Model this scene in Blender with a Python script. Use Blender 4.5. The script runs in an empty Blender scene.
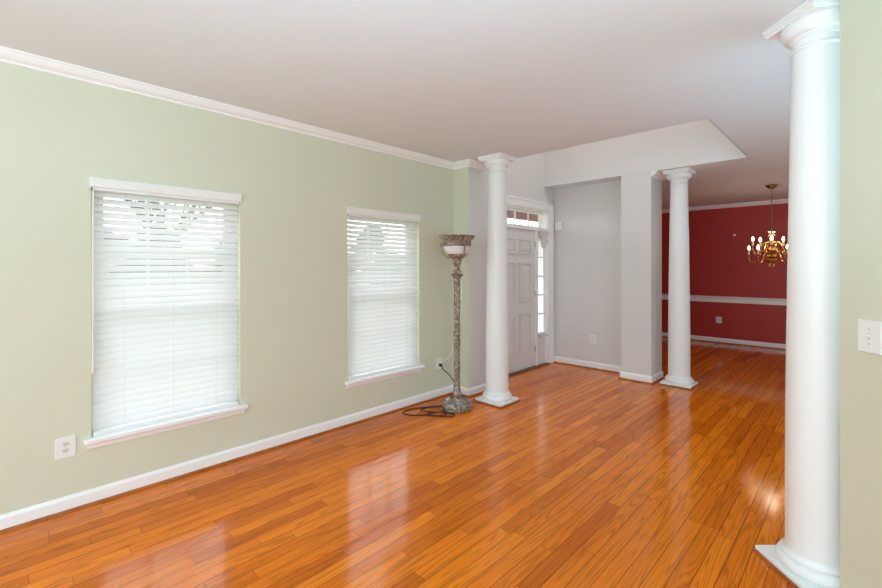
import bpy, bmesh, math, random
from mathutils import Vector, Matrix
random.seed(7)
S = bpy.context.scene
COL = S.collection
PI = math.pi
R = math.radians

# ------------------------------------------------------------------ camera
CAM_H = 1.497
cam_d = bpy.data.cameras.new('camera')
cam_d.sensor_width = 36.0
cam_d.lens = 36.0 * 433.0 / 882.0
cam_d.shift_y = -27.0 / 882.0
cam_d.clip_start = 0.02
cam = bpy.data.objects.new('camera', cam_d)
COL.objects.link(cam)
VIEW = math.atan2(421.0, 433.0)     # left wall runs along +X; heading of the camera from +X
cam.location = (0, 0, CAM_H)
cam.rotation_euler = (PI / 2, 0, VIEW - PI / 2)
S.camera = cam

# ------------------------------------------------------------------ world / light / exposure
w = bpy.data.worlds.new('sky'); S.world = w; w.use_nodes = True
wn = w.node_tree.nodes; wl = w.node_tree.links
bg = wn['Background']; bg.inputs['Strength'].default_value = 3.6
tc = wn.new('ShaderNodeTexCoord'); sx = wn.new('ShaderNodeSeparateXYZ'); cr = wn.new('ShaderNodeValToRGB')
wl.new(tc.outputs['Generated'], sx.inputs[0]); wl.new(sx.outputs['Z'], cr.inputs[0]); wl.new(cr.outputs[0], bg.inputs['Color'])
cr.color_ramp.elements[0].position = 0.0; cr.color_ramp.elements[0].color = (1.0, 0.97, 0.98, 1)
cr.color_ramp.elements[1].position = 0.9; cr.color_ramp.elements[1].color = (0.78, 0.88, 1, 1)

def area(name, loc, rot, sx_, sy_, energy, color=(1, 1, 1), spread=None):
    d = bpy.data.lights.new(name, 'AREA'); d.shape = 'RECTANGLE'; d.size = sx_; d.size_y = sy_
    d.energy = energy; d.color = color
    if spread: d.spread = spread
    o = bpy.data.objects.new(name, d); COL.objects.link(o); o.location = loc; o.rotation_euler = rot
    return o
# added area lights standing in for unseen windows and a foyer lamp
area('rear_fill_light', (-3.9, 0.4, 1.6), (R(90), 0, R(-90)), 4.5, 2.0, 126, (0.57, 0.86, 1.0))
area('side_fill_light', (-0.6, -3.0, 1.55), (R(90), 0, 0), 2.6, 1.8, 52, (0.58, 0.85, 1.0))
area('dining_fill_light', (8.2, -3.0, 1.5), (R(90), 0, 0), 1.8, 1.5, 16, (0.66, 0.92, 1.0))
area('foyer_lamp_light', (5.0, 2.2, 4.9), (0, 0, 0), 1.2, 1.2, 18, (0.95, 0.93, 0.90))
# added fills, aimed at the ceiling from out of frame to brighten it
area('bounced_fill', (-0.1, 0.0, 0.3), (R(180), 0, 0), 1.2, 1.2, 51, (0.49, 0.83, 1.0), R(140))
area('hall_bounced_fill', (3.4, -1.5, 0.4), (R(195), 0, 0), 2.0, 2.0, 62, (0.44, 0.79, 0.95))
S.view_settings.view_transform = 'Standard'
S.view_settings.look = 'None'
S.view_settings.gamma = 1.0
S.view_settings.exposure = 0.51
S.cycles.max_bounces = 12
S.cycles.diffuse_bounces = 8
S.cycles.glossy_bounces = 6
S.cycles.transmission_bounces = 8
S.cycles.transparent_max_bounces = 16
S.cycles.sample_clamp_indirect = 8.0
S.cycles.use_denoising = True
S.cycles.caustics_reflective = False
S.cycles.caustics_refractive = False

# ------------------------------------------------------------------ materials
def mat(name, color, rough=0.5, metal=0.0, spec=0.5, emit=None, estr=0.0, var=0.0, vscale=8.0, bump=0.0, bscale=60.0, transl=0.0):
    m = bpy.data.materials.new(name); m.use_nodes = True
    nt = m.node_tree; b = nt.nodes['Principled BSDF']
    b.inputs['Base Color'].default_value = (*color, 1)
    b.inputs['Roughness'].default_value = rough
    b.inputs['Metallic'].default_value = metal
    b.inputs['Specular IOR Level'].default_value = spec
    if emit:
        b.inputs['Emission Color'].default_value = (*emit, 1); b.inputs['Emission Strength'].default_value = estr
    t = nt.nodes.new('ShaderNodeTexCoord')
    if var > 0:
        n = nt.nodes.new('ShaderNodeTexNoise'); n.inputs['Scale'].default_value = vscale; n.inputs['Detail'].default_value = 4
        nt.links.new(t.outputs['Object'], n.inputs['Vector'])
        r = nt.nodes.new('ShaderNodeValToRGB')
        r.color_ramp.elements[0].position = 0.3; r.color_ramp.elements[1].position = 0.7
        r.color_ramp.elements[0].color = tuple(c * (1 - var) for c in color) + (1,)
        r.color_ramp.elements[1].color = tuple(min(1, c * (1 + var)) for c in color) + (1,)
        nt.links.new(n.outputs['Fac'], r.inputs[0]); nt.links.new(r.outputs[0], b.inputs['Base Color'])
    if bump > 0:
        n2 = nt.nodes.new('ShaderNodeTexNoise'); n2.inputs['Scale'].default_value = bscale; n2.inputs['Detail'].default_value = 3
        nt.links.new(t.outputs['Object'], n2.inputs['Vector'])
        bp = nt.nodes.new('ShaderNodeBump'); bp.inputs['Strength'].default_value = bump; bp.inputs['Distance'].default_value = 0.01
        nt.links.new(n2.outputs['Fac'], bp.inputs['Height']); nt.links.new(bp.outputs[0], b.inputs['Normal'])
    if transl > 0:
        tr = nt.nodes.new('ShaderNodeBsdfTranslucent'); tr.inputs['Color'].default_value = (0.95, 0.95, 0.95, 1)
        mx = nt.nodes.new('ShaderNodeMixShader'); mx.inputs[0].default_value = transl
        out = nt.nodes['Material Output']
        nt.links.new(b.outputs[0], mx.inputs[1]); nt.links.new(tr.outputs[0], mx.inputs[2]); nt.links.new(mx.outputs[0], out.inputs['Surface'])
    return m

M = {}
M['green'] = mat('sage_wall_paint', (0.67, 0.68, 0.535), 0.55, var=0.015, vscale=1.5, bump=0.04, bscale=220)
M['gray'] = mat('greige_wall_paint', (0.71, 0.70, 0.69), 0.55, var=0.015, vscale=1.5, bump=0.04, bscale=220)
M['red'] = mat('oxblood_wall_paint', (0.44, 0.032, 0.022), 0.5, var=0.06, vscale=2.0, bump=0.05, bscale=160)
M['ceil'] = mat('ceiling_paint', (0.75, 0.785, 0.815), 0.7, bump=0.03, bscale=200)
M['trim'] = mat('white_trim_paint', (0.90, 0.905, 0.905), 0.35)
M['col'] = mat('white_column_paint', (0.86, 0.865, 0.865), 0.38)
M['door'] = mat('white_door_paint', (0.76, 0.765, 0.77), 0.4)
M['plastic'] = mat('white_plastic', (0.84, 0.84, 0.82), 0.35)
M['slot'] = mat('dark_slot', (0.05, 0.05, 0.05), 0.5)
M['recep'] = mat('receptacle_plastic', (0.70, 0.70, 0.67), 0.4)
M['slat'] = mat('white_blind_slat', (0.88, 0.88, 0.87), 0.4, transl=0.45)
M['vinyl'] = mat('white_vinyl', (0.80, 0.80, 0.80), 0.35)
M['cordw'] = mat('white_cord', (0.80, 0.79, 0.74), 0.5)
M['cordb'] = mat('dark_cord', (0.018, 0.014, 0.012), 0.45)
M['shoe'] = mat('stained_shoe_moulding', (0.36, 0.10, 0.015), 0.3, var=0.3, vscale=9)
M['brass'] = mat('polished_brass', (0.72, 0.42, 0.15), 0.16, 1.0, var=0.1)
M['brassdark'] = mat('antique_brass', (0.30, 0.16, 0.07), 0.3, 1.0)
M['candle'] = mat('ivory_candle_sleeve', (0.82, 0.70, 0.48), 0.5)
M['bulb'] = mat('glowing_bulb', (1, 0.9, 0.7), 0.3, emit=(1.0, 0.78, 0.48), estr=16)
M['steel'] = mat('brushed_steel', (0.55, 0.54, 0.52), 0.3, 1.0)
M['threshold'] = mat('dark_oak_threshold', (0.13, 0.05, 0.02), 0.4)
M['fabric'] = mat('white_sheer_fabric', (0.78, 0.76, 0.74), 0.8, transl=0.25)
M['concrete'] = mat('porch_paint', (0.46, 0.45, 0.44), 0.8)
M['lawn'] = mat('winter_lawn', (0.19, 0.21, 0.10), 0.9, var=0.25, vscale=3)
M['bark'] = mat('bare_bark', (0.07, 0.062, 0.056), 0.9, var=0.3, vscale=6)
M['ever'] = mat('evergreen_needles', (0.03, 0.036, 0.028), 0.8, var=0.4, vscale=5)
M['siding'] = mat('pale_siding', (0.50, 0.48, 0.45), 0.7)
M['roof'] = mat('gray_shingle', (0.05, 0.048, 0.048), 0.8, var=0.25, vscale=12)
M['paneglass'] = mat('dark_window_glass', (0.04, 0.05, 0.06), 0.08)

def glass_mat():
    m = bpy.data.materials.new('window_glass'); m.use_nodes = True
    nt = m.node_tree; nt.nodes.clear()
    out = nt.nodes.new('ShaderNodeOutputMaterial')
    tr = nt.nodes.new('ShaderNodeBsdfTransparent'); tr.inputs[0].default_value = (0.96, 0.975, 0.975, 1)
    gl = nt.nodes.new('ShaderNodeBsdfGlossy'); gl.inputs['Roughness'].default_value = 0.02
    lw = nt.nodes.new('ShaderNodeLayerWeight'); lw.inputs['Blend'].default_value = 0.5
    pw = nt.nodes.new('ShaderNodeMath'); pw.operation = 'POWER'; pw.inputs[1].default_value = 5.0
    fr = nt.nodes.new('ShaderNodeMath'); fr.operation = 'MULTIPLY_ADD'; fr.inputs[1].default_value = 0.9; fr.inputs[2].default_value = 0.035
    nt.links.new(lw.outputs['Facing'], pw.inputs[0]); nt.links.new(pw.outputs[0], fr.inputs[0])
    mx = nt.nodes.new('ShaderNodeMixShader')
    nt.links.new(fr.outputs[0], mx.inputs[0]); nt.links.new(tr.outputs[0], mx.inputs[1]); nt.links.new(gl.outputs[0], mx.inputs[2])
    nt.links.new(mx.outputs[0], out.inputs['Surface'])
    return m
M['glass'] = glass_mat()
def frosted_mat():
    m = bpy.data.materials.new('frosted_glass'); m.use_nodes = True
    nt = m.node_tree; nt.nodes.clear()
    out = nt.nodes.new('ShaderNodeOutputMaterial')
    tl = nt.nodes.new('ShaderNodeBsdfTranslucent'); tl.inputs[0].default_value = (0.80, 0.81, 0.81, 1)
    gl = nt.nodes.new('ShaderNodeBsdfGlossy'); gl.inputs['Roughness'].default_value = 0.15
    mx = nt.nodes.new('ShaderNodeMixShader'); mx.inputs[0].default_value = 0.06
    nt.links.new(tl.outputs[0], mx.inputs[1]); nt.links.new(gl.outputs[0], mx.inputs[2]); nt.links.new(mx.outputs[0], out.inputs['Surface'])
    return m
M['frosted'] = frosted_mat()

def resin_mat():
    """carved resin: antique pewter with tan wash in the hollows"""
    m = bpy.data.materials.new('carved_pewter_resin'); m.use_nodes = True
    nt = m.node_tree; b = nt.nodes['Principled BSDF']; L = nt.links
    t = nt.nodes.new('ShaderNodeTexCoord')
    n = nt.nodes.new('ShaderNodeTexNoise'); n.inputs['Scale'].default_value = 34; n.inputs['Detail'].default_value = 6
    L.new(t.outputs['Object'], n.inputs['Vector'])
    r = nt.nodes.new('ShaderNodeValToRGB'); e = r.color_ramp.elements
    e[0].position = 0.25; e[0].color = (0.075, 0.042, 0.022, 1)
    e[1].position = 0.75; e[1].color = (0.62, 0.56, 0.49, 1)
    k = r.color_ramp.elements.new(0.5); k.color = (0.26, 0.20, 0.155, 1)
    L.new(n.outputs['Fac'], r.inputs[0]); L.new(r.outputs[0], b.inputs['Base Color'])
    b.inputs['Roughness'].default_value = 0.42; b.inputs['Metallic'].default_value = 0.25
    v = nt.nodes.new('ShaderNodeTexVoronoi'); v.inputs['Scale'].default_value = 45
    L.new(t.outputs['Object'], v.inputs['Vector'])
    bp = nt.nodes.new('ShaderNodeBump'); bp.inputs['Strength'].default_value = 0.6; bp.inputs['Distance'].default_value = 0.006
    L.new(v.outputs['Distance'], bp.inputs['Height']); L.new(bp.outputs[0], b.inputs['Normal'])
    return m
M['resin'] = resin_mat()
M['bowlglass'] = mat('ribbed_alabaster_glass', (0.80, 0.80, 0.80), 0.3, var=0.08, vscale=12)

def floor_mat():
    m = bpy.data.materials.new('oak_strip_floor'); m.use_nodes = True
    nt = m.node_tree; N = nt.nodes; L = nt.links; b = N['Principled BSDF']
    def math_(op, a, c=None, d=None):
        n = N.new('ShaderNodeMath'); n.operation = op
        for i, x in enumerate((a, c, d)):
            if x is None: continue
            if isinstance(x, (int, float)): n.inputs[i].default_value = x
            else: L.new(x, n.inputs[i])
        return n.outputs[0]
    def comb(x, y, z):
        n = N.new('ShaderNodeCombineXYZ')
        for i, q in enumerate((x, y, z)):
            if isinstance(q, (int, float)): n.inputs[i].default_value = q
            else: L.new(q, n.inputs[i])
        return n.outputs[0]
    def white(v):
        n = N.new('ShaderNodeTexWhiteNoise'); n.noise_dimensions = '3D'; L.new(v, n.inputs['Vector']); return n.outputs['Value'], n.outputs['Color']
    tc = N.new('ShaderNodeTexCoord'); sp = N.new('ShaderNodeSeparateXYZ'); L.new(tc.outputs['Object'], sp.inputs[0])
    x, y = sp.outputs['X'], sp.outputs['Y']
    BW = 0.083
    yr = math_('DIVIDE', y, BW); row = math_('FLOOR', yr); fy = math_('SUBTRACT', yr, row)
    rv, _ = white(comb(row, 3.1, 0.0))
    rv2, _ = white(comb(row, 9.7, 2.0))
    length = math_('MULTIPLY_ADD', rv2, 0.7, 0.62)
    xr = math_('DIVIDE', math_('ADD', x, math_('MULTIPLY', rv, 7.0)), length)
    seg = math_('FLOOR', xr); fx = math_('SUBTRACT', xr, seg)
    pid = comb(row, seg, 5.0)
    pv, pc = white(pid)
    # plank tone
    ramp = N.new('ShaderNodeValToRGB'); e = ramp.color_ramp.elements
    e[0].position = 0.0; e[0].color = (0.54, 0.108, 0.003, 1)
    e[1].position = 1.0; e[1].color = (0.84, 0.225, 0.010, 1)
    k = e.new(0.35); k.color = (0.71, 0.167, 0.005, 1)
    k = e.new(0.7); k.color = (0.77, 0.190, 0.007, 1)
    L.new(pv, ramp.inputs[0])
    # grain, shifted per plank
    off = math_('MULTIPLY', pv, 40.0)
    gv = comb(math_('MULTIPLY', math_('ADD', x, off), 0.75), math_('MULTIPLY', math_('ADD', y, off), 15.0), off)
    g1 = N.new('ShaderNodeTexNoise'); g1.inputs['Scale'].default_value = 1.0; g1.inputs['Detail'].default_value = 1.5; g1.inputs['Distortion'].default_value = 0.35
    L.new(gv, g1.inputs['Vector'])
    rings = math_('SINE', math_('MULTIPLY', g1.outputs['Fac'], 75.0))
    rings = math_('POWER', math_('MULTIPLY_ADD', rings, 0.5, 0.5), 3.0)
    fv = comb(math_('MULTIPLY', x, 5.0), math_('MULTIPLY', y, 300.0), off)
    g2 = N.new('ShaderNodeTexNoise'); g2.inputs['Scale'].default_value = 1.0; g2.inputs['Detail'].default_value = 2
    L.new(fv, g2.inputs['Vector'])
    gsum = math_('ADD', math_('MULTIPLY', rings, 0.33), math_('MULTIPLY', g2.outputs['Fac'], 0.40))
    gmul = math_('SUBTRACT', 1.27, gsum)
    mul = N.new('ShaderNodeVectorMath'); mul.operation = 'SCALE'; L.new(ramp.outputs[0], mul.inputs[0]); L.new(gmul, mul.inputs['Scale'])
    # joints
    ey = math_('MINIMUM', fy, math_('SUBTRACT', 1.0, fy))
    ex = math_('MULTIPLY', math_('MINIMUM', fx, math_('SUBTRACT', 1.0, fx)), math_('DIVIDE', math_('MULTIPLY', length, 1.7), BW))
    edge = math_('MINIMUM', ey, ex)
    jr = N.new('ShaderNodeMapRange'); jr.inputs['From Min'].default_value = 0.010; jr.inputs['From Max'].default_value = 0.026
    L.new(edge, jr.inputs['Value'])
    mixj = N.new('ShaderNodeMix'); mixj.data_type = 'RGBA'
    L.new(jr.outputs[0], mixj.inputs['Factor']); mixj.inputs['A'].default_value = (0.06, 0.016, 0.004, 1)
    L.new(mul.outputs[0], mixj.inputs['B']); L.new(mixj.outputs['Result'], b.inputs['Base Color'])
    # each board is cupped / tilted a hair differently
    s2 = N.new('ShaderNodeSeparateColor'); L.new(pc, s2.inputs[0])
    wob = N.new('ShaderNodeTexNoise'); wob.inputs['Scale'].default_value = 5.0; wob.inputs['Detail'].default_value = 1
    L.new(comb(math_('ADD', x, off), math_('MULTIPLY', y, 2.0), off), wob.inputs['Vector'])
    ws = N.new('ShaderNodeSeparateColor'); L.new(wob.outputs['Color'], ws.inputs[0])
    cup = math_('MULTIPLY', math_('SUBTRACT', fy, 0.5), 0.020)
    nx = math_('ADD', math_('MULTIPLY', math_('SUBTRACT', s2.outputs[0], 0.5), 0.007), math_('MULTIPLY', math_('SUBTRACT', ws.outputs[0], 0.5), 0.014))
    ny = math_('ADD', math_('ADD', math_('MULTIPLY', math_('SUBTRACT', s2.outputs[1], 0.5), 0.012), cup), math_('MULTIPLY', math_('SUBTRACT', ws.outputs[1], 0.5), 0.02))
    va = N.new('ShaderNodeVectorMath'); va.operation = 'NORMALIZE'; L.new(comb(nx, ny, 1.0), va.inputs[0])
    L.new(va.outputs[0], b.inputs['Normal'])
    b.inputs['Roughness'].default_value = 0.115
    b.inputs['Specular IOR Level'].default_value = 0.27
    b.inputs['Coat Weight'].default_value = 0.0; b.inputs['Coat Roughness'].default_value = 0.08
    L.new(va.outputs[0], b.inputs['Coat Normal'])
    return m
M['floor'] = floor_mat()

# ------------------------------------------------------------------ mesh helpers
def box(bm, x0, x1, y0, y1, z0, z1, bev=0.0, mi=0):
    r = bmesh.ops.create_cube(bm, size=1.0)
    vs = r['verts']
    for v in vs:
        v.co = Vector(((x0 + x1) / 2 + v.co.x * (x1 - x0), (y0 + y1) / 2 + v.co.y * (y1 - y0), (z0 + z1) / 2 + v.co.z * (z1 - z0)))
    fs = set(f for v in vs for f in v.link_faces)
    for f in fs: f.material_index = mi
    if bev > 0:
        es = list(set(e for v in vs for e in v.link_edges))
        bmesh.ops.bevel(bm, geom=es, offset=bev, segments=2, affect='EDGES', profile=0.5)
    return fs

def lathe(bm, prof, n=48, c=(0, 0, 0), rad=None, cap=True):
    """prof: [(r, z)] bottom to top; rad(theta, i) scales the radius"""
    rings = []
    for i, (r, z) in enumerate(prof):
        ring = []
        for k in range(n):
            a = 2 * PI * k / n
            q = r * (rad(a, i) if rad else 1.0)
            ring.append(bm.verts.new((c[0] + q * math.cos(a), c[1] + q * math.sin(a), c[2] + z)))
        rings.append(ring)
    for i in range(len(rings) - 1):
        for k in range(n):
            bm.faces.new((rings[i][k], rings[i][(k + 1) % n], rings[i + 1][(k + 1) % n], rings[i + 1][k]))
    if cap:
        bm.faces.new(list(reversed(rings[0]))); bm.faces.new(rings[-1])

def tube(bm, pts, r, n=8, rr=None):
    pts = [Vector(p) for p in pts]
    prev = None; rings = []
    for i, p in enumerate(pts):
        t = (pts[min(i + 1, len(pts) - 1)] - pts[max(i - 1, 0)]).normalized()
        if prev is None:
            up = Vector((0, 0, 1)) if abs(t.z) < 0.9 else Vector((1, 0, 0))
            a = t.cross(up).normalized()
        else:
            a = (prev - t * prev.dot(t)).normalized()
        prev = a; b = t.cross(a)
        q = rr[i] if rr else r
        rings.append([bm.verts.new(p + (a * math.cos(2 * PI * k / n) + b * math.sin(2 * PI * k / n)) * q) for k in range(n)])
    for i in range(len(rings) - 1):
        for k in range(n):
            bm.faces.new((rings[i][k], rings[i][(k + 1) % n], rings[i + 1][(k + 1) % n], rings[i + 1][k]))
    bm.faces.new(list(reversed(rings[0]))); bm.faces.new(rings[-1])

def spline(ctrl, per=8):
    c = [Vector(p) for p in ctrl]; out = []
    for i in range(len(c) - 1):
        p0, p1, p2, p3 = c[max(i - 1, 0)], c[i], c[i + 1], c[min(i + 2, len(c) - 1)]
        for k in range(per):
            t = k / per
            out.append(0.5 * ((2 * p1) + (p2 - p0) * t + (2 * p0 - 5 * p1 + 4 * p2 - p3) * t * t + (3 * p1 - p0 - 3 * p2 + p3) * t ** 3))
    out.append(c[-1]); return out

def sweep(bm, prof, path, side=1, closed=False):
    """prof: closed polygon [(d, z)], d measured from the wall into the room (left of travel * side)"""
    P = [Vector((p[0], p[1])) for p in path]; n = len(P)
    rows = []
    for i in range(n):
        if closed:
            t0 = (P[i] - P[i - 1]).normalized(); t1 = (P[(i + 1) % n] - P[i]).normalized()
        else:
            t0 = (P[i] - P[i - 1]).normalized() if i > 0 else (P[1] - P[0]).normalized()
            t1 = (P[i + 1] - P[i]).normalized() if i < n - 1 else t0
        n0 = Vector((-t0.y, t0.x)) * side; n1 = Vector((-t1.y, t1.x)) * side
        m = n0 + n1; m = m / max(0.2, m.dot(n0)) if m.length > 1e-6 else n0
        m = m * 1.0
        rows.append([bm.verts.new((P[i].x + m.x * d, P[i].y + m.y * d, z)) for d, z in prof])
    k = len(prof)
    for i in range(n if closed else n - 1):
        a, b2 = rows[i], rows[(i + 1) % n]
        for j in range(k):
            bm.faces.new((a[j], a[(j + 1) % k], b2[(j + 1) % k], b2[j]))
    if not closed:
        bm.faces.new(rows[0]); bm.faces.new(list(reversed(rows[-1])))

def obj(name, bm, m, parent=None, smooth=False, loc=None, rz=None, angle=40):
    bmesh.ops.recalc_face_normals(bm, faces=bm.faces)
    me = bpy.data.meshes.new(name); bm.to_mesh(me); bm.free()
    for q in (m if isinstance(m, (list, tuple)) else [m]): me.materials.append(q)
    if smooth:
        me.shade_smooth()
        me.set_sharp_from_angle(angle=R(angle))
    o = bpy.data.objects.new(name, me); COL.objects.link(o)
    if parent: o.parent = parent
    if loc: o.location = loc
    if rz is not None: o.rotation_euler = (0, 0, rz)
    return o

def struct(name, bm, m, **k):
    o = obj(name, bm, m, **k); o['kind'] = 'structure'; return o

def group_empty(name, loc=(0, 0, 0), rot=(0, 0, 0)):
    o = bpy.data.objects.new(name, None); COL.objects.link(o); o.location = loc; o.rotation_euler = rot
    o.empty_display_size = 0.05
    return o

def thing(name, label, cat, loc=(0, 0, 0), rz=0.0, group=None):
    o = group_empty(name, loc, (0, 0, rz)); o['label'] = label; o['category'] = cat; o['kind'] = 'thing'
    if group: o['group'] = group
    return o

def dup_parts(src, dst):
    for ch in list(src.children):
        c = ch.copy(); COL.objects.link(c); c.parent = dst
        for g in ch.children:
            d = g.copy(); COL.objects.link(d); d.parent = c

def dup(src, loc, rz, label):
    r = src.copy(); COL.objects.link(r); r.location = loc; r.rotation_euler = (0, 0, rz); r['label'] = label
    dup_parts(src, r); return r

B = bmesh.new
H = 2.72           # ceiling
WL = 3.485         # face of the left wall (y)
FT = 5.3           # ceiling of the two storey foyer
JX = 3.80          # where the left wall jogs
WX1 = 4.18         # end of the wing wall
OPX = 4.085        # foyer opening, near edge
HX = 5.845         # foyer far face / pier face
RX = 6.13          # recessed wall behind
DX = 9.97          # dining room far wall
OPY = 0.91         # foyer opening, right edge
YR = -3.2; XB = -4.1

# ------------------------------------------------------------------ structure
b = B(); box(b, XB - .1, DX + .2, YR - .1, 3.9, -0.12, 0.0); struct('floor', b, M['floor'])
b = B()
box(b, XB, OPX, YR, WL + .02, H, H + 0.14)
box(b, OPX, HX, YR, OPY, H, H + 0.14)
box(b, HX, DX + .1, YR, WL + .02, H, H + 0.14)
struct('ceiling', b, M['ceil'])
b = B(); box(b, OPX - .2, HX + .2, OPY - .2, WL + .2, FT, FT + .1); struct('ceiling_foyer', b, M['ceil'])

# windows: (x0, x1) of the openings, sill and head heights
WIN = [(0.42, 1.332), (2.32, 3.24)]
WZ0, WZ1 = 0.42, 2.050
b = B(); T = WL + 0.17
xs = [XB, WIN[0][0], WIN[0][1], WIN[1][0], WIN[1][1], JX + 0.1]
for i in range(5):
    if i % 2 == 0: box(b, xs[i], xs[i + 1], WL, T, 0, H)
    else:
        box(b, xs[i], xs[i + 1], WL, T, 0, WZ0); box(b, xs[i], xs[i + 1], WL, T, WZ1, H)
struct('wall_left', b, M['green'])
# short wing wall at the foyer: green toward the living room, greige on its face
b = B(); fs = box(b, JX, WX1, 3.25, WL, 0, H)
for f in fs: f.material_index = 1
b.normal_update()
for f in fs:
    if f.calc_center_median().x < JX + 0.01: f.material_index = 0
struct('wall_wing', b, [M['green'], M['gray']])
# foyer outer wall with the door opening
DO0, DO1, DZ1 = 4.37, 5.94, 2.36
b = B()
box(b, JX + .1, DO0, WL, T, 0, FT); box(b, DO1, RX + .2, WL, T, 0, FT); box(b, DO0, DO1, WL, T, DZ1, FT)
struct('wall_foyer_front', b, M['gray'])
b = B(); box(b, OPX - .12, OPX, OPY - .1, WL, H + .14, FT); box(b, OPX - .004, OPX, OPY, WL, H, H + .14); struct('wall_foyer_near', b, M['gray'])
b = B(); box(b, OPX, HX, OPY - .12, OPY, H + .14, FT); box(b, OPX, HX, OPY - .004, OPY, H, H + .14); struct('wall_foyer_right', b, M['gray'])
b = B(); box(b, HX, HX + .12, OPY - .12, WL, H + .14, FT); box(b, HX - .004, HX, OPY, WL, H, H + .14); struct('wall_foyer_far', b, M['gray'])
# pier and recessed wall
PY0, PY1 = 1.935, 2.315
b = B(); box(b, HX, 6.26, PY0, PY1, 0, H); struct('wall_pier', b, M['gray'])
b = B(); box(b, RX, 6.26, PY1, WL, 0, H); struct('wall_recess', b, M['gray'])
# dining room
b = B(); box(b, DX, DX + .12, YR, WL + .1, 0, H); struct('wall_dining', b, M['red'])
b = B(); box(b, 6.26, DX, WL - .004, T, 0, H); struct('wall_dining_side', b, M['red'])
b = B(); box(b, XB - .1, DX + .1, YR - .1, YR, 0, H); struct('wall_right', b, M['gray'])
b = B(); box(b, XB - .1, XB, YR, T, 0, H); struct('wall_back', b, M['green'])
# angled wall end on the right of the camera
AR = VIEW - R(90)                    # its local +Y points away from the camera
b = B(); box(b, 1.765, 1.90, -0.9, 1.915, 0, H); struct('wall_angled', b, M['green'], rz=AR)

# baseboards (white) with stained shoe moulding, crown
BASE = [(0, 0), (0.014, 0), (0.014, 0.078), (0.009, 0.090), (0.006, 0.096), (0, 0.098)]
SHOE = [(0.014, 0), (0.030, 0), (0.0285, 0.009), (0.022, 0.016), (0.014, 0.019)]
CROWN = [(0, H), (0.072, H), (0.072, H - .010), (0.064, H - .014), (0.056, H - .026), (0.040, H - .042), (0.022, H - .050), (0.014, H - .054), (0.014, H - .064), (0, H - .068)]
def baseboard(name, path, side):
    b = B(); sweep(b, BASE, path, side); o = struct(name, b, M['trim'])
    b = B(); sweep(b, SHOE, path, side); obj('shoe_moulding', b, M['shoe'], o)
    return o
baseboard('baseboard_left', [(XB, WL), (JX, WL), (JX, 3.25), (WX1, 3.25)], -1)
baseboard('baseboard_foyer', [(6.095, WL), (RX, WL), (RX, PY1)], -1)
baseboard('baseboard_pier', [(RX, PY1), (HX, PY1), (HX, PY0), (6.26, PY0), (6.26, 2.3)], -1)
baseboard('baseboard_dining', [(6.26, WL - .004), (DX, WL - .004), (DX, YR)], -1)
b = B(); sweep(b, CROWN, [(XB, WL), (JX, WL), (JX, 3.25), (4.09, 3.25)], -1); struct('trim_1', b, M['trim'])
b = B(); sweep(b, CROWN, [(6.26, WL - .004), (DX, WL - .004), (DX, YR)], -1); struct('trim_2', b, M['trim'])
b = B(); sweep(b, CROWN, [(HX + .002, PY0), (6.26, PY0), (6.26, WL)], -1); struct('trim_3', b, M['trim'])
RZ = 0.80
RAIL = [(0, RZ), (0.010, RZ), (0.013, RZ + .02), (0.008, RZ + .03), (0.010, RZ + .075), (0.022, RZ + .085), (0.032, RZ + .10), (0.030, RZ + .112), (0.018, RZ + .118), (0, RZ + .12)]
b = B(); sweep(b, RAIL, [(6.26, WL - .004), (DX, WL - .004), (DX, YR)], -1); struct('trim_4', b, M['trim'])

# ------------------------------------------------------------------ windows
def window(idx, x0, x1):
    root = group_empty('window_%d' % idx); root['kind'] = 'structure'
    YG = WL + 0.125
    b = B(); t = .035
    # jamb liner and vinyl frame
    box(b, x0, x0 + t, YG - .03, YG + .045, WZ0, WZ1); box(b, x1 - t, x1, YG - .03, YG + .045, WZ0, WZ1)
    box(b, x0 + t, x1 - t, YG - .03, YG + .045, WZ1 - t, WZ1); box(b, x0 + t, x1 - t, YG - .03, YG + .045, WZ0, WZ0 + t)
    obj('window_frame', b, M['vinyl'], root)
    zm = 1.20
    for nm, z0, z1, dy in (('upper_sash', zm - .01, WZ1 - t, .012), ('lower_sash', WZ0 + t, zm + .03, -.016)):
        b = B(); a0, a1 = x0 + t, x1 - t; s = .045; y0, y1 = YG + dy - .014, YG + dy + .014
        box(b, a0, a0 + s, y0, y1, z0, z1); box(b, a1 - s, a1, y0, y1, z0, z1)
        box(b, a0 + s, a1 - s, y0, y1, z1 - s, z1); box(b, a0 + s, a1 - s, y0, y1, z0, z0 + s)
        sash = obj(nm, b, M['vinyl'], root)
        b = B()
        for k in (1, 2):
            xm = a0 + s + (a1 - a0 - 2 * s) * k / 3; box(b, xm - .009, xm + .009, y0 + .006, y1 - .006, z0 + s, z1 - s)
        zc = (z0 + z1) / 2; box(b, a0 + s, a1 - s, y0 + .007, y1 - .007, zc - .009, zc + .009)
        obj('muntin_grid', b, M['vinyl'], sash)
        b = B(); box(b, a0 + s - .004, a1 - s + .004, YG + dy - .002, YG + dy + .002, z0 + s - .004, z1 - s + .004)
        obj('glass', b, M['glass'], sash)
    b = B(); box(b, x0 - .038, x1 + .045, WL - .048, WL, WZ0 - .028, WZ0 + .002, .006)
    box(b, x0 + .001, x1 - .001, WL - .01, YG - .028, WZ0 - .0, WZ0 + .003)
    obj('sill', b, M['trim'], root)
    b = B(); sweep(b, [(0, .350), (.008, .350), (.012, .358), (.012, .378), (.018, .392), (0, .392)], [(x0 - .02, WL), (x1 + .03, WL)], -1)
    obj('apron', b, M['trim'], root)
window(1, *WIN[0]); window(2, *WIN[1])

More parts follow.
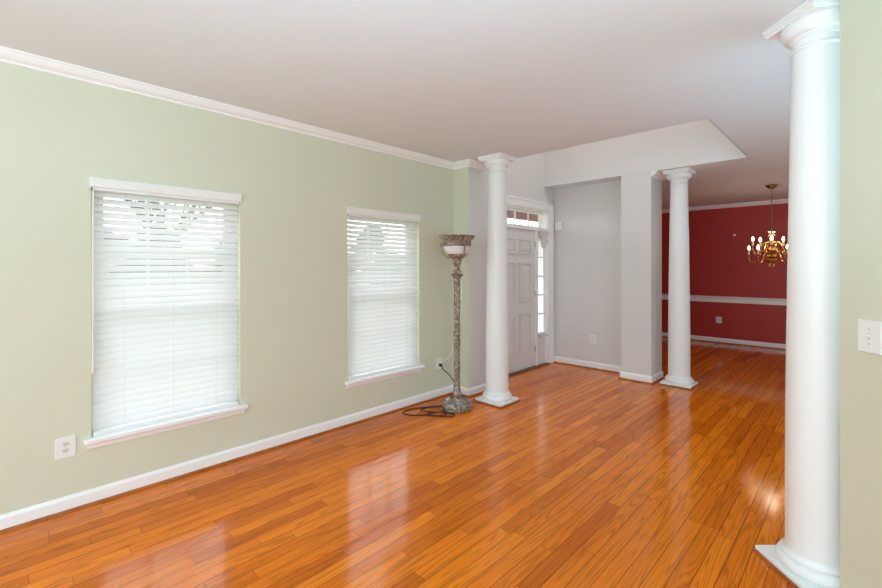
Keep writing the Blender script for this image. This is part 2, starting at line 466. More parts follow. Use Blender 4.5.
def blind(x0, x1, label):
    t = thing('window_blind', label, 'blind', ((x0 + x1) / 2, WL, 0), 0, 'white horizontal blinds on the green wall')
    hw = (x1 - x0) / 2
    b = B(); box(b, -hw + .006, hw - .006, -.004, .048, 1.985, 2.035, .003); obj('headrail', b, M['plastic'], t)
    b = B(); box(b, -hw - .006, hw + .006, -.020, -.006, 2.003, 2.065, .004)
    box(b, -hw - .006, -hw - .001, -.006, -.0005, 2.003, 2.065); box(b, hw + .001, hw + .006, -.006, -.0005, 2.003, 2.065)
    obj('valance', b, M['plastic'], t)
    b = B(); tilt = R(51); pitch = 0.0435; z = 1.962; wd = .0255; yc = .024; k = 0
    while z > .468:
        seg = 5; rows = []
        dz = random.uniform(-.0012, .0012); dt = random.uniform(-.02, .02)
        for s in range(seg + 1):
            q = -1 + 2 * s / seg
            cx_ = q * wd; cz = .0028 * (1 - q * q)
            yy = yc + cx_ * math.cos(tilt + dt) - cz * math.sin(tilt + dt); zz = z + dz + cx_ * math.sin(tilt + dt) + cz * math.cos(tilt + dt)
            rows.append((yy, zz))
        th = .0024
        nrm = (-math.sin(tilt) * th, math.cos(tilt) * th)
        top = [[b.verts.new((sx2, yy + nrm[0], zz + nrm[1])) for yy, zz in rows] for sx2 in (-hw + .010, hw - .010)]
        bot = [[b.verts.new((sx2, yy, zz)) for yy, zz in rows] for sx2 in (-hw + .010, hw - .010)]
        for s in range(seg):
            b.faces.new((top[0][s], top[1][s], top[1][s + 1], top[0][s + 1]))
            b.faces.new((bot[0][s + 1], bot[1][s + 1], bot[1][s], bot[0][s]))
            for e in (0, 1): b.faces.new((top[e][s], top[e][s + 1], bot[e][s + 1], bot[e][s]) if e == 0 else (bot[e][s], bot[e][s + 1], top[e][s + 1], top[e][s]))
        b.faces.new((top[0][0], bot[0][0], bot[1][0], top[1][0])); b.faces.new((top[0][-1], top[1][-1], bot[1][-1], bot[0][-1]))
        z -= pitch; k += 1
    obj('slats', b, M['slat'], t, smooth=True)
    b = B(); box(b, -hw + .010, hw - .010, .000, .050, .424, .450, .004); obj('bottom_rail', b, M['plastic'], t)
    for fx in (-.62, 0.0, .62):
        b = B()
        for yy in (.0035, .0465): tube(b, [(hw * fx, yy, 1.99), (hw * fx, yy, .44)], .0007, 5)
        obj('ladder_cord', b, M['cordw'], t)
    b = B(); tube(b, [(-hw + .010, -.004, 1.99), (-hw + .008, -.006, 1.5), (-hw + .008, -.006, .90)], .0042, 8); wand = obj('tilt_wand', b, M['plastic'], t)
    b = B(); lathe(b, [(.004, .83), (.008, .85), (.007, .89), (.004, .905)], 10, (-hw + .008, -.006, 0)); obj('wand_tip', b, M['plastic'], wand, smooth=True)
    b = B(); box(b, -hw - .010, -hw - .004, -.022, -.004, 1.984, 1.996); obj('valance_clip', b, M['steel'], t)
    return t
blind(*WIN[0], 'white slatted blind in the window nearest the left edge, beside the low outlet')
blind(*WIN[1], 'white slatted blind in the window nearest the tall floor lamp')

# ------------------------------------------------------------------ front door unit
door = group_empty('door_1', (0, WL, 0)); door['kind'] = 'structure'
YD = 0.02                            # door face just behind the wall face
b = B()
c0, c1, ct = DO0 - .15, DO1 + .15, DZ1 + .115
CAS = [(0, 0)]
box(b, c0, DO0, -.020, 0, 0, ct, .004); box(b, DO1, c1, -.020, 0, 0, ct, .004); box(b, DO0, DO1, -.020, 0, DZ1, ct, .004)
box(b, c0 - .004, c0 + .022, -.028, -.018, 0, ct + .004, .003); box(b, c1 - .022, c1 + .004, -.028, -.018, 0, ct + .004, .003); box(b, c0, c1, -.028, -.018, ct - .022, ct + .004, .003)
obj('casing', b, M['trim'], door)
ZH = 2.045
b = B()
box(b, DO0, DO0 + .03, 0, .15, 0, DZ1); box(b, DO1 - .012, DO1, 0, .15, 0, DZ1); box(b, DO0, DO1, 0, .15, DZ1 - .02, DZ1)
box(b, DO0 + .03, DO1 - .012, .004, .15, ZH, ZH + .04)
for m0 in (4.605, 5.625): box(b, m0, m0 + .06, .004, .11, 0.02, ZH, .004)
obj('jamb', b, M['trim'], door)
b = B(); box(b, DO0 - .01, DO1 + .01, -.04, .14, 0, .022, .006); obj('threshold', b, M['threshold'], door)
# slab
s0, s1 = 4.668, 5.622
b = B(); box(b, s0, s1, YD, YD + .044, .024, 2.04, .002)
slab = obj('door_slab', b, M['door'], door)
st = .118; mid = (s0 + s1) / 2; ms = .055
for zr0, zr1 in ((.26, .83), (.99, 1.565), (1.69, 1.90)):
    for xa, xb in ((s0 + st, mid - ms), (mid + ms, s1 - st)):
        b = B()
        # sticking frame and raised field, proud of the slab face by a few mm
        fr = [(-.022, YD - .001), (-.012, YD - .007), (0, YD - .001)]
        for (p, q, r_, s_) in ((xa, xb, zr1 - .02, zr1), (xa, xb, zr0, zr0 + .02), (xa, xa + .02, zr0 + .02, zr1 - .02), (xb - .02, xb, zr0 + .02, zr1 - .02)):
            box(b, p, q, YD - .013, YD, r_, s_, .005)
        fs = box(b, xa + .04, xb - .04, YD - .010, YD, zr0 + .04, zr1 - .04, .008)
        obj('raised_panel', b, M['door'], slab)
b = B(); lathe(b, [(.007, 0), (.007, .003)], 12); o = obj('peephole', b, M['slot'], slab, loc=(5.075, YD - .0005, 1.50)); o.rotation_euler = (R(90), 0, 0)
for zz in (.28, 1.10, 1.84):
    b = B(); tube(b, [(s1 + .004, YD - .007, zz - .045), (s1 + .004, YD - .007, zz + .045)], .007, 10); box(b, s1 - .02, s1 + .022, YD - .003, YD - .001, zz - .04, zz + .04); obj('hinge', b, M['steel'], slab)
b = B(); lathe(b, [(.026, 0), (.026, .004), (.010, .012), (.010, .032), (.024, .042), (.028, .055), (.020, .066)], 24); o = obj('knob', b, M['brass'], slab, True, loc=(s0 + .06, YD, .95)); o.rotation_euler = (R(90), 0, 0)
# transom, set back over the door head
b = B(); tz0, tz1 = ZH + .04, DZ1 - .02; ty = .115
tx0, tx1 = DO0 + .03, DO1 - .012
box(b, tx0, tx1, ty - .015, ty + .02, tz0, tz0 + .03); box(b, tx0, tx1, ty - .015, ty + .02, tz1 - .03, tz1)
nb = 6
box(b, tx0, tx0 + .02, ty - .012, ty + .018, tz0 + .03, tz1 - .03); box(b, tx1 - .008, tx1, ty - .012, ty + .018, tz0 + .03, tz1 - .03)
for xm in (4.55, 4.895, 5.24, 5.585): box(b, xm - .009, xm + .009, ty - .006, ty + .010, tz0 + .03, tz1 - .03)
tr_ = obj('transom', b, M['trim'], door)
b = B(); box(b, tx0, tx1, ty, ty + .004, tz0 + .02, tz1 - .02); obj('glass', b, M['glass'], tr_)
# sidelights
for q0, q1 in ((4.40, 4.605), (5.685, DO1 - .012)):
    b = B(); z0, z1 = .50, 1.93; y0, y1 = YD + .004, YD + .044; e = .03
    box(b, q0, q0 + e, y0, y1, .022, ZH); box(b, q1 - e, q1, y0, y1, .022, ZH); box(b, q0 + e, q1 - e, y0, y1, z1, ZH); box(b, q0 + e, q1 - e, y0, y1, .022, .10)
    box(b, q0 + e, q1 - e, y0, y1, z0 - .06, z0); box(b, q0 + e, q1 - e, y0 + .012, y1, .10, z0 - .06)
    box(b, q0 + e + .02, q1 - e - .02, y0 + .004, y0 + .014, .14, z0 - .10, .004)
    for k in range(1, 5):
        zz = z0 + (z1 - z0) * k / 5; box(b, q0 + e, q1 - e, y0 + .008, y1 - .006, zz - .009, zz + .009)
    sl = obj('sidelight', b, M['door'], door)
    b = B(); box(b, q0 + e - .004, q1 - e + .004, y0 + .018, y0 + .022, z0 - .01, z1 + .01); obj('frosted_glass', b, M['frosted'], sl)
# gathered swag and hooks on the sidelight
sw = thing('curtain_swag', 'small white gathered swag hung at the top of the door sidelight', 'curtain', (5.807, WL - .001, 0))
b = B(); n = 14
fr_, bk = [], []
for i in range(n + 1):
    q = -1 + 2 * i / n; x = q * (.132); fold = .004 * math.cos(i * 2.3)
    top = 2.04; neck = 1.985; low = 1.76 + .13 * abs(q) ** 1.6
    col_f = []; col_b = []
    for j in range(6):
        tt = j / 5; z = top + (low - top) * tt
        xx = x * (1 - .30 * min(1, tt * 1.6))
        yy = -.010 - .020 * math.exp(-((z - 2.03) / .03) ** 2) - .012 * math.sin(tt * PI) - fold
        col_f.append(b.verts.new((xx, yy, z))); col_b.append(b.verts.new((xx, yy + .004, z)))
    fr_.append(col_f); bk.append(col_b)
for i in range(n):
    for j in range(5):
        b.faces.new((fr_[i][j], fr_[i + 1][j], fr_[i + 1][j + 1], fr_[i][j + 1])); b.faces.new((bk[i][j + 1], bk[i + 1][j + 1], bk[i + 1][j], bk[i][j]))
    b.faces.new((fr_[i][0], bk[i][0], bk[i + 1][0], fr_[i + 1][0])); b.faces.new((fr_[i][5], fr_[i + 1][5], bk[i + 1][5], bk[i][5]))
for i in (0, n):
    for j in range(5): b.faces.new((fr_[i][j], fr_[i][j + 1], bk[i][j + 1], bk[i][j]))
obj('fabric', b, M['fabric'], sw, True)
b = B(); tube(b, [(-.13, -.012, 2.012), (.118, -.012, 2.012)], .005, 8); obj('rod', b, M['steel'], sw)
for nm, zz in (('hook', 1.90), ('hook', .455)):
    for s in (-1, 1):
        b = B(); tube(b, spline([(s * .105, .018, zz), (s * .105, -.012, zz + .003), (s * .107, -.018, zz - .010), (s * .111, -.012, zz - .014)], 5), .0035, 6); obj(nm, b, M['slot'], sw)

# door chime box
ch = thing('door_chime', 'small white box mounted on the foyer wall right of the door casing', 'door chime', (RX, 3.385, 2.13))
b = B(); box(b, -.042, 0, -.055, .055, -.065, .065, .008); obj('cover', b, M['plastic'], ch)
b = B()
for k in range(4): box(b, -.0435, -.0415, -.036, .036, -.038 + k * .022, -.032 + k * .022)
obj('grille', b, M['recep'], ch)

# ------------------------------------------------------------------ columns
PL = 0.352
def column(label, loc, rz):
    t = thing('column', label, 'column', loc, rz, 'round white columns')
    h = PL / 2
    b = B(); box(b, -h, h, -h, h, 0.017, .038, .003); pl = obj('plinth', b, M['col'], t)
    b = B(); sweep(b, [(-.02, 0), (.006, 0), (.006, .012), (.003, .0165), (-.02, .0165)], [(-h, -h), (h, -h), (h, h), (-h, h)], -1, True); obj('shoe_moulding', b, M['shoe'], pl)
    b = B()
    pr_ = [(.150, .036)]
    for k in range(9):
        a = -PI / 2 + PI * k / 8; pr_.append((.138 + .026 * math.cos(a), .064 + .028 * math.sin(a)))
    pr_ += [(.146, .093), (.146, .102), (.137, .104), (.1315, .112), (.127, .125)]
    lathe(b, pr_, 72); obj('base', b, M['col'], t, True, angle=30)
    b = B(); pr_ = []
    for k in range(33):
        q = k / 32; z = .122 + (2.54 - .122) * q
        r = .1255 - .0265 * max(0, (q - .18) / .82) ** 1.35
        pr_.append((r, z))
    lathe(b, pr_, 72); obj('shaft', b, M['col'], t, True)
    b = B(); pr_ = [(.0990, 2.536)]
    for k in range(7):
        a = -PI / 2 + PI * k / 6; pr_.append((.0985 + .0095 * math.cos(a), 2.549 + .0095 * math.sin(a)))
    pr_ += [(.0985, 2.560), (.0985, 2.588), (.104, 2.590), (.104, 2.598), (.110, 2.600), (.110, 2.608)]
    for k in range(8):
        a = PI / 2 * k / 7; pr_.append((.113 + .030 * math.sin(a) , 2.610 + .046 * (1 - math.cos(a))))
    pr_ += [(.144, 2.662), (.138, 2.672)]
    lathe(b, pr_, 72); cp = obj('capital', b, M['col'], t, True, angle=30)
    hc = .123
    AB = [(0, 2.672), (.020, 2.672), (.020, 2.684), (.026, 2.688), (.026, 2.702), (.031, 2.704), (.031, 2.7185), (0, 2.7185)]
    b = B(); sweep(b, AB, [(-hc, -hc), (hc, -hc), (hc, hc), (-hc, hc)], -1, True); box(b, -hc, hc, -hc, hc, 2.672, 2.7185); obj('abacus', b, M['col'], cp)
    return t
c1_ = column('round white column beside the tall floor lamp', (3.895, 2.915, 0), 0)
dup(c1_, (6.065, 1.67, 0), 0, 'round white column in front of the red dining room wall, beside the grey pier')
nc = Matrix.Rotation(AR, 3, 'Z') @ Vector((1.827, 2.10, 0))
dup(c1_, nc, AR, 'round white column nearest the camera, against the end of the wall with the light switch')

# ------------------------------------------------------------------ outlets and switch
def outlet(label, loc, rz, hgt=.124, wid=.080):
    """plate lies in local XZ, facing local -Y"""
    t = thing('wall_outlet', label, 'outlet', loc, rz, 'white duplex wall outlets')
    b = B(); box(b, -wid / 2, wid / 2, -.006, 0, -hgt / 2, hgt / 2, .003); obj('cover_plate', b, M['plastic'], t)
    for s in (-1, 1):
        b = B(); zc = s * .0195
        vs = []
        for k in range(28):
            a = 2 * PI * k / 28; vs.append((.0172 * math.cos(a), max(-.0125, min(.0125, .0172 * math.sin(a)))))
        f0 = [b.verts.new((x, -.0075, zc + z)) for x, z in vs]; f1 = [b.verts.new((x, -.004, zc + z)) for x, z in vs]
        b.faces.new(f0); b.faces.new(list(reversed(f1)))
        for k in range(28): b.faces.new((f0[k], f0[(k + 1) % 28], f1[(k + 1) % 28], f1[k]))
        rc = obj('receptacle', b, M['recep'], t)
        b = B()
        box(b, -.0078, -.0052, -.0082, -.0070, zc - .001, zc + .008); box(b, .0052, .0078, -.0082, -.0070, zc - .001, zc + .007)
        lathe_pts = [(.0026 * math.cos(2 * PI * k / 10), .0026 * math.sin(2 * PI * k / 10)) for k in range(10)]
        f0 = [b.verts.new((x, -.0081, zc - .0065 + z)) for x, z in lathe_pts]; b.faces.new(f0)
        obj('slots', b, M['slot'], rc)
    b = B(); lathe(b, [(.003, 0), (.003, .0015), (.0015, .002)], 10); o = obj('screw', b, M['steel'], t, True, loc=(0, -.0055, 0)); o.rotation_euler = (R(90), 0, 0)
    return t
ol = outlet('white duplex outlet low on the green wall left of the first window', (0.297, WL, .398), 0, .126, .098)
def outlet_dup(loc, rz, label): return dup(ol, loc, rz, label)
outlet_dup((3.552, WL, .392), 0, 'white duplex outlet with cords plugged in, low beside the floor lamp')
outlet_dup((RX, 2.845, .433), R(-90), 'white duplex outlet low on the grey foyer wall')
outlet_dup((DX, 2.03, .450), R(-90), 'white duplex outlet on the red dining room wall')

sw_ = Matrix.Rotation(AR, 3, 'Z') @ Vector((1.765, 1.828 - .049, 1.211))
t = thing('light_switch', 'white toggle switch plate on the angled wall at the right edge', 'light switch', sw_, AR - R(90))
b = B(); box(b, -.049, .049, -.007, 0, -.067, .067, .003); obj('cover_plate', b, M['plastic'], t)
b = B(); box(b, -.006, .006, -.0085, -.006, -.0135, .0135, .001); tg = obj('toggle_frame', b, M['recep'], t)
b = B(); box(b, -.0042, .0042, -.018, -.007, .000, .008, .0015); obj('toggle', b, M['plastic'], tg)
for zz in (-.030, .030):
    b = B(); lathe(b, [(.0032, 0), (.0032, .0015), (.0015, .002)], 10); o = obj('screw', b, M['steel'], t, True, loc=(0, -.0065, zz)); o.rotation_euler = (R(90), 0, 0)

# small white anchor left in the red wall
b = B(); lathe(b, [(.022, 0), (.022, .006), (.012, .012), (.012, .026), (.016, .03), (.012, .036)], 16)
o = obj('wall_hook', b, M['plastic'], None, True, loc=(DX, 1.77, 2.115)); o.rotation_euler = (0, R(-90), 0)
o['label'] = 'tiny white hook high on the red dining room wall'; o['category'] = 'hook'; o['kind'] = 'thing'

# ------------------------------------------------------------------ floor lamp
LX, LY = 3.40, 3.07
lamp = thing('floor_lamp', 'tall carved pewter torchiere lamp with a scalloped bowl, standing in the corner', 'floor lamp', (LX, LY, 0))
def flute(n, amp, lo=0, hi=99): return lambda a, i: 1 + (amp * math.cos(n * a) if lo <= i <= hi else 0)
b = B()
pr_ = [(.150, 0.0), (.157, .004), (.158, .018), (.151, .026), (.157, .034), (.155, .048), (.144, .062), (.122, .080), (.096, .094), (.074, .106), (.058, .116), (.047, .128)]
lathe(b, pr_, 96, rad=lambda a, i: 1 + (.028 * abs(math.cos(9 * a)) if 4 <= i <= 9 else (.012 * math.cos(24 * a) if i in (2, 10, 11) else 0)))
base = obj('base', b, M['resin'], lamp, True, angle=60)
# acanthus leaves and studs on the base
b = B()
for k in range(12):
    a = 2 * PI * k / 12; ca, sa = math.cos(a), math.sin(a)
    pts = [(r * ca, r * sa, z) for r, z in ((.066, .114), (.088, .103), (.112, .089), (.135, .073), (.152, .055), (.162, .046))]
    tube(b, pts, .01, 6, [.004, .008, .012, .013, .010, .004])
obj('leaf_carving', b, M['resin'], base, True)
b = B()
pr_ = [(.044, .124), (.048, .140), (.050, .168), (.041, .178), (.044, .190), (.040, .205), (.036, .222)]
lathe(b, pr_, 48, rad=flute(12, .03)); obj('base_collar', b, M['resin'], lamp, True, angle=60)
def pole_r(z): return .031 + .004 * math.sin(z * 9)
b = B(); pr_ = []
for k in range(30):
    z = .215 + (.770 - .215) * k / 29; pr_.append((.033 + .002 * math.cos(k * .5), z))
lathe(b, pr_, 48, rad=lambda a, i: 1 + .06 * math.cos(6 * a + i * .12)); obj('pole', b, M['resin'], lamp, True, angle=60)
b = B(); lathe(b, [(.032, .762), (.037, .768), (.034, .776), (.041, .786), (.037, .796), (.036, .806), (.031, .814)], 36, rad=flute(12, .03)); obj('pole_ring', b, M['resin'], lamp, True, angle=60)
b = B(); pr_ = [(.032 + .0025 * math.cos(k * .45), .808 + (1.375 - .808) * k / 29) for k in range(30)]
lathe(b, pr_, 48, rad=lambda a, i: 1 + .06 * math.cos(6 * a - i * .12)); obj('pole', b, M['resin'], lamp, True, angle=60)
b = B(); lathe(b, [(.030, 1.368), (.040, 1.380), (.038, 1.392), (.052, 1.400), (.063, 1.412), (.052, 1.422), (.040, 1.432), (.044, 1.446), (.036, 1.458), (.030, 1.475), (.029, 1.50), (.036, 1.525), (.044, 1.545), (.048, 1.565), (.044, 1.585)], 48, rad=lambda a, i: 1 + (.12 * abs(math.cos(5 * a)) if i in (3, 4, 5) else .04 * math.cos(8 * a))); obj('pole_knob', b, M['resin'], lamp, True, angle=60)
# bowl: metal cup, ribbed pale glass, metal band, scalloped rim
b = B(); lathe(b, [(.040, 1.578), (.058, 1.584), (.074, 1.596), (.088, 1.612), (.098, 1.628), (.094, 1.634)], 60, rad=flute(16, .02)); obj('bowl_cup', b, M['resin'], lamp, True, angle=60)
b = B(); lathe(b, [(.090, 1.630), (.108, 1.648), (.124, 1.670), (.134, 1.692), (.138, 1.716), (.132, 1.716), (.118, 1.672), (.086, 1.634)], 144, rad=flute(36, .018), cap=False); obj('glass_shade', b, M['bowlglass'], lamp, True, angle=60)
b = B(); lathe(b, [(.134, 1.712), (.147, 1.716), (.147, 1.726), (.140, 1.732), (.142, 1.748), (.148, 1.756), (.148, 1.766), (.136, 1.766), (.132, 1.712)], 72, rad=lambda a, i: 1 + (.02 * math.cos(20 * a) if i in (3, 4) else 0), cap=False); band = obj('bowl_band', b, M['resin'], lamp, True, angle=60)
b = B(); pr_ = [(.140, 1.762), (.150, 1.772), (.162, 1.786), (.174, 1.800), (.186, 1.812), (.194, 1.824), (.188, 1.826), (.168, 1.800), (.146, 1.778), (.136, 1.766)]
lathe(b, pr_, 120, rad=lambda a, i: 1 + (.040 * abs(math.cos(7 * a)) - .02 if 2 <= i <= 7 else 0), cap=False); obj('scalloped_rim', b, M['resin'], lamp, True, angle=60)
b = B()
for k in range(28):
    a = 2 * PI * k / 28
    bmesh.ops.create_icosphere(b, subdivisions=1, radius=.009, matrix=Matrix.Translation((.145 * math.cos(a), .145 * math.sin(a), 1.741)))
obj('beading', b, M['resin'], band, True)
for k in range(3):
    a0 = R(44) + R(120) * k + R(88); ca, sa = math.cos(a0), math.sin(a0)
    ctrl = [(.148, 1.738), (.164, 1.744), (.172, 1.728), (.162, 1.704), (.152, 1.664), (.140, 1.632), (.110, 1.606), (.082, 1.590), (.078, 1.600)]
    pts = spline([(r * ca, r * sa, z) for r, z in ctrl], 5)
    b = B(); tube(b, pts, .0075, 8); obj('scroll_strap', b, M['resin'], lamp, True, angle=60)
# cords (dark one to the outlet and coiled on the floor, white one down the pole)
def L2(x, y, z): return (x - LX, y - LY, z)
b = B(); oy = WL - .008
tube(b, spline([L2(3.552, oy - .03, .372), L2(3.56, oy - .05, .33), L2(3.57, oy - .12, .29), L2(3.535, oy - .20, .265), L2(3.475, oy - .30, .24), L2(3.46, 3.135, .20), L2(3.47, 3.20, .10), L2(3.44, 3.27, .012), L2(3.33, 3.25, .006), L2(3.20, 3.33, .006), L2(3.01, 3.40, .006), L2(2.90, 3.36, .006), L2(2.93, 3.24, .006), L2(3.06, 3.11, .006), L2(3.13, 2.97, .006), L2(3.20, 2.93, .006), L2(3.23, 2.97, .010), L2(3.19, 3.08, .012), L2(3.09, 3.17, .006), L2(3.03, 3.14, .006), L2(3.06, 3.05, .012), L2(3.15, 3.00, .014), L2(3.22, 3.06, .008), L2(3.235, 3.10, .014)], 8), .0052, 8)
cord = obj('power_cord', b, M['cordb'], lamp, True); cord['label'] = 'dark cord coiled on the floor'
b = B(); tube(b, spline([L2(3.16, 3.05, .024), L2(3.06, 3.22, .02), L2(3.11, 3.31, .009), L2(3.22, 3.30, .007), L2(3.28, 3.18, .02), L2(3.235, 3.11, .030)], 8), .0052, 8)
obj('power_cord', b, M['cordb'], lamp, True)
b = B(); box(b, 3.552 - LX - .013, 3.552 - LX + .013, oy - .034 - LY, oy - LY, .360, .386, .004); plug = obj('plug', b, M['cordb'], lamp)
b = B(); box(b, 3.552 - LX - .013, 3.552 - LX + .013, oy - .030 - LY, oy - LY, .398, .424, .004); obj('plug', b, M['cordw'], lamp)
b = B()
tube(b, spline([L2(3.552, oy - .026, .411), L2(3.57, oy - .06, .43), L2(3.60, oy - .14, .52), L2(3.545, 3.24, .70), L2(3.455, 3.105, .82), L2(3.445, 3.055, 1.0), L2(3.438, 3.040, 1.2), L2(3.442, 3.042, 1.36), L2(3.465, 3.02, 1.42), L2(3.452, 3.03, 1.52), L2(3.47, 3.02, 1.60)], 8), .0042, 8)
o = obj('power_cord', b, M['cordw'], lamp, True); o['label'] = 'white cord running down the pole'
b = B(); tube(b, [(-.078, .036, .122), (-.098, .058, .100)], .009, 8); o = obj('cord_connector', b, M['cordw'], lamp, True)

# ------------------------------------------------------------------ chandelier
CX_, CY_ = 8.06, 0.965
toCam = math.atan2(-CY_, -CX_)
chd = thing('chandelier', 'brass ten light candle chandelier hanging before the red dining room wall', 'chandelier', (CX_, CY_, 0))
b = B(); lathe(b, [(.018, 2.655), (.030, 2.668), (.052, 2.676), (.066, 2.690), (.070, 2.712), (.066, 2.7195)], 32); obj('canopy', b, M['brassdark'], chd, True)
b = B(); z = 2.655; k = 0
while z > 2.055:
    a = (k % 2) * PI / 2; ca, sa = math.cos(a), math.sin(a)
    pts = [(.0085 * math.cos(t_) * ca, .0085 * math.cos(t_) * sa, z - .018 + .018 * math.sin(t_)) for t_ in [2 * PI * q / 12 for q in range(13)]]
    tube(b, pts, .0026, 6); z -= .031; k += 1
obj('chain', b, M['brassdark'], chd, True)
b = B(); pts = [(.022 * math.cos(t_), 0, 2.045 + .022 * math.sin(t_)) for t_ in [2 * PI * q / 16 for q in range(17)]]; tube(b, pts, .004, 6); obj('top_loop', b, M['brass'], chd, True)
b = B(); lathe(b, [(.010, 1.635), (.040, 1.640), (.060, 1.655), (.055, 1.672), (.028, 1.69), (.036, 1.71), (.062, 1.735), (.070, 1.765), (.055, 1.795), (.028, 1.812), (.034, 1.83), (.052, 1.845), (.055, 1.865), (.036, 1.885), (.018, 1.90), (.016, 1.94), (.022, 1.955), (.038, 1.965), (.042, 1.975), (.020, 1.985), (.014, 2.0), (.034, 2.012), (.060, 2.018), (.030, 2.022), (.010, 2.026)], 36); obj('body', b, M['brass'], chd, True, angle=60)
b = B(); lathe(b, [(.008, 1.548), (.040, 1.555), (.066, 1.575), (.074, 1.600), (.064, 1.622), (.034, 1.636)], 32); obj('bottom_ball', b, M['brass'], chd, True)
b = B(); pts = [(.028 * math.sin(toCam) * math.cos(t_), -.028 * math.cos(toCam) * math.cos(t_), 1.523 + .028 * math.sin(t_)) for t_ in [2 * PI * q / 18 for q in range(19)]]; tube(b, pts, .005, 6); obj('finial_ring', b, M['brass'], chd, True)
def arm(a, r, zc, z0):
    ca, sa = math.cos(a), math.sin(a)
    ctrl = [(.045, z0 + .01), (.26 * r, z0 + .055), (.40 * r, z0 + .06), (.54 * r, z0 - .0), (.67 * r, zc - .085), (.83 * r, zc - .112), (.95 * r, zc - .085), (r, zc - .03), (r, zc)]
    b = B(); tube(b, spline([(q * ca, q * sa, z) for q, z in ctrl], 6), .0085, 8); m_ = obj('arm', b, M['brass'], chd, True)
    c = (r * ca, r * sa, 0)
    b = B(); lathe(b, [(.008, zc - .012), (.022, zc - .006), (.036, zc + .006), (.034, zc + .008), (.014, zc + .006), (.016, zc + .018)], 20, c); obj('bobeche', b, M['brass'], m_, True)
    b = B(); lathe(b, [(.0125, zc + .010), (.0125, zc + .085), (.009, zc + .088)], 16, c); obj('candle_sleeve', b, M['candle'], m_, True)
    b = B(); lathe(b, [(.009, zc + .086), (.014, zc + .098), (.0165, zc + .110), (.014, zc + .124), (.008, zc + .138), (.002, zc + .150)], 14, c); obj('bulb', b, M['bulb'], m_, True)
for k in range(5):
    arm(toCam + 2 * PI * k / 5, .238, 1.805, 1.80)
for k in range(5):
    arm(toCam + PI + .05 + 2 * PI * k / 5, .288, 1.672, 1.665)
pl = bpy.data.lights.new('chandelier_glow', 'POINT'); pl.energy = 4; pl.color = (1.0, 0.8, 0.58); pl.shadow_soft_size = .07
plo = bpy.data.objects.new('chandelier_glow', pl); COL.objects.link(plo); plo.location = (CX_, CY_, 1.99)

# ------------------------------------------------------------------ outdoors, glimpsed through the blinds and the transom
b = B(); box(b, -70, 90, WL + .30, 130, -.55, -.45); struct('ground', b, M['lawn'])
b = B(); box(b, 3.7, 8.6, T + .02, 4.7, 2.62, 2.74); box(b, 3.7, 8.6, 4.6, 4.7, 2.40, 2.62); struct('porch_roof', b, M['concrete'])
b = B(); box(b, 3.7, 8.6, T + .001, 4.7, -.45, -.03); struct('porch_floor', b, M['concrete'])
hs = thing('house', 'neighbouring house with a dark gable roof seen through the left blind', 'house', (1.2, 50, -.45), R(0))
b = B(); box(b, -8, 8, 0, 9, 0, 4.2); obj('walls', b, M['siding'], hs)
b = B(); v = [(-8.6, -.5, 4.0), (-8.6, 9.5, 4.0), (8.6, 9.5, 4.0), (8.6, -.5, 4.0), (0, -.5, 8.4), (0, 9.5, 8.4)]
vv = [b.verts.new(q) for q in v]
for f in ((0, 1, 5, 4), (2, 3, 4, 5), (0, 4, 3), (1, 2, 5), (0, 3, 2, 1)): b.faces.new([vv[i] for i in f])
obj('roof', b, M['roof'], hs)
for xx in (-4.6, -1.5, 1.5, 4.6):
    for zz in (1.4,):
        b = B(); box(b, xx - .5, xx + .5, -.05, .02, zz, zz + 1.3); f = obj('window', b, M['trim'], hs)
        b = B(); box(b, xx - .42, xx + .42, -.06, -.045, zz + .08, zz + 1.22); obj('pane', b, M['paneglass'], f)

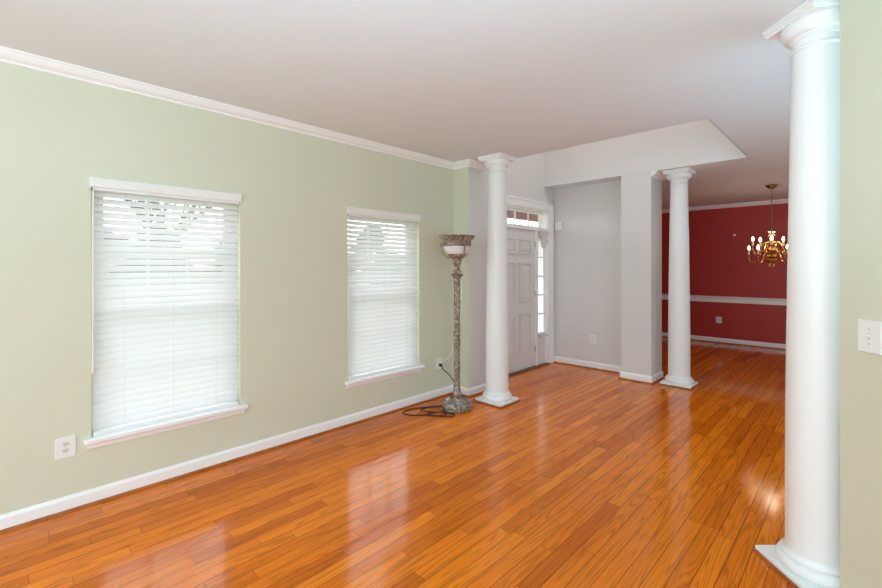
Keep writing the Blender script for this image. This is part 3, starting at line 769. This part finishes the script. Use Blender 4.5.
def bare_tree(label, loc, h, seed):
    rnd = random.Random(seed)
    t = thing('bare_tree', label, 'tree', loc, 0)
    b = B(); top = h * .45
    tube(b, [(0, 0, -.05), (.05, 0, top * .5), (0, .06, top)], .2, 9, [.22, .17, .13]); obj('trunk', b, M['bark'], t, True)
    b = B()
    def grow(p, d, ln, r, lev):
        pts = [p]; q = p.copy(); dd = d.copy()
        for s in range(3):
            dd = (dd + Vector((rnd.uniform(-.25, .25), rnd.uniform(-.25, .25), rnd.uniform(-.05, .22)))).normalized(); q = q + dd * ln / 3; pts.append(q.copy())
        tube(b, pts, r, 5, [r, r * .8, r * .65, r * .5])
        if lev > 0:
            for _ in range(4):
                a = rnd.choice(pts[1:]); nd = (dd + Vector((rnd.uniform(-1, 1), rnd.uniform(-1, 1), rnd.uniform(-.2, .7)))).normalized(); grow(a, nd, ln * .62, r * .5, lev - 1)
    for k in range(7):
        a = 2 * PI * k / 7; grow(Vector((0, .06, top * rnd.uniform(.75, 1.0))), Vector((math.cos(a) * .7, math.sin(a) * .7, .8)).normalized(), h * .32, .085, 3)
    obj('branches', b, M['bark'], t)
bare_tree('bare leafless tree outside, seen through the left blind', (3.4, 15.0, -.45), 7.0, 1)
bare_tree('bare leafless tree outside, seen through the right blind', (9.5, 16.0, -.45), 8.0, 2)
bare_tree('bare leafless tree outside, seen through the transom over the door', (43.0, 29.5, -.45), 10.5, 3)

def evergreen(label, loc, h, r, seed):
    rnd = random.Random(seed)
    t = thing('evergreen_tree', label, 'tree', loc, 0)
    b = B(); tube(b, [(0, 0, -.05), (0, 0, h * .3)], .16, 8); obj('trunk', b, M['bark'], t, True)
    b = B()
    for k in range(120):
        q = rnd.random() ** .8; z = h * (.08 + .9 * q); rr = r * (1 - q) ** .75 * rnd.uniform(.55, 1.0); a = rnd.uniform(0, 2 * PI)
        m_ = Matrix.Translation((rr * math.cos(a), rr * math.sin(a), z)) @ Matrix.Rotation(a, 4, 'Z') @ Matrix.Diagonal((rnd.uniform(.5, .9), rnd.uniform(.35, .6), rnd.uniform(.3, .5), 1))
        bmesh.ops.create_icosphere(b, subdivisions=1, radius=1.0, matrix=m_)
    obj('foliage', b, M['ever'], t)
evergreen('broad dark evergreen outside, seen through the middle of the left blind', (7.5, 34, -.45), 4.6, 3.0, 11)
evergreen('low dark evergreen outside, seen through the right side of the left blind', (13.4, 36, -.45), 4.4, 3.0, 12)
evergreen('dark evergreen outside, seen through the right blind', (25.5, 34, -.45), 6.0, 3.2, 13)
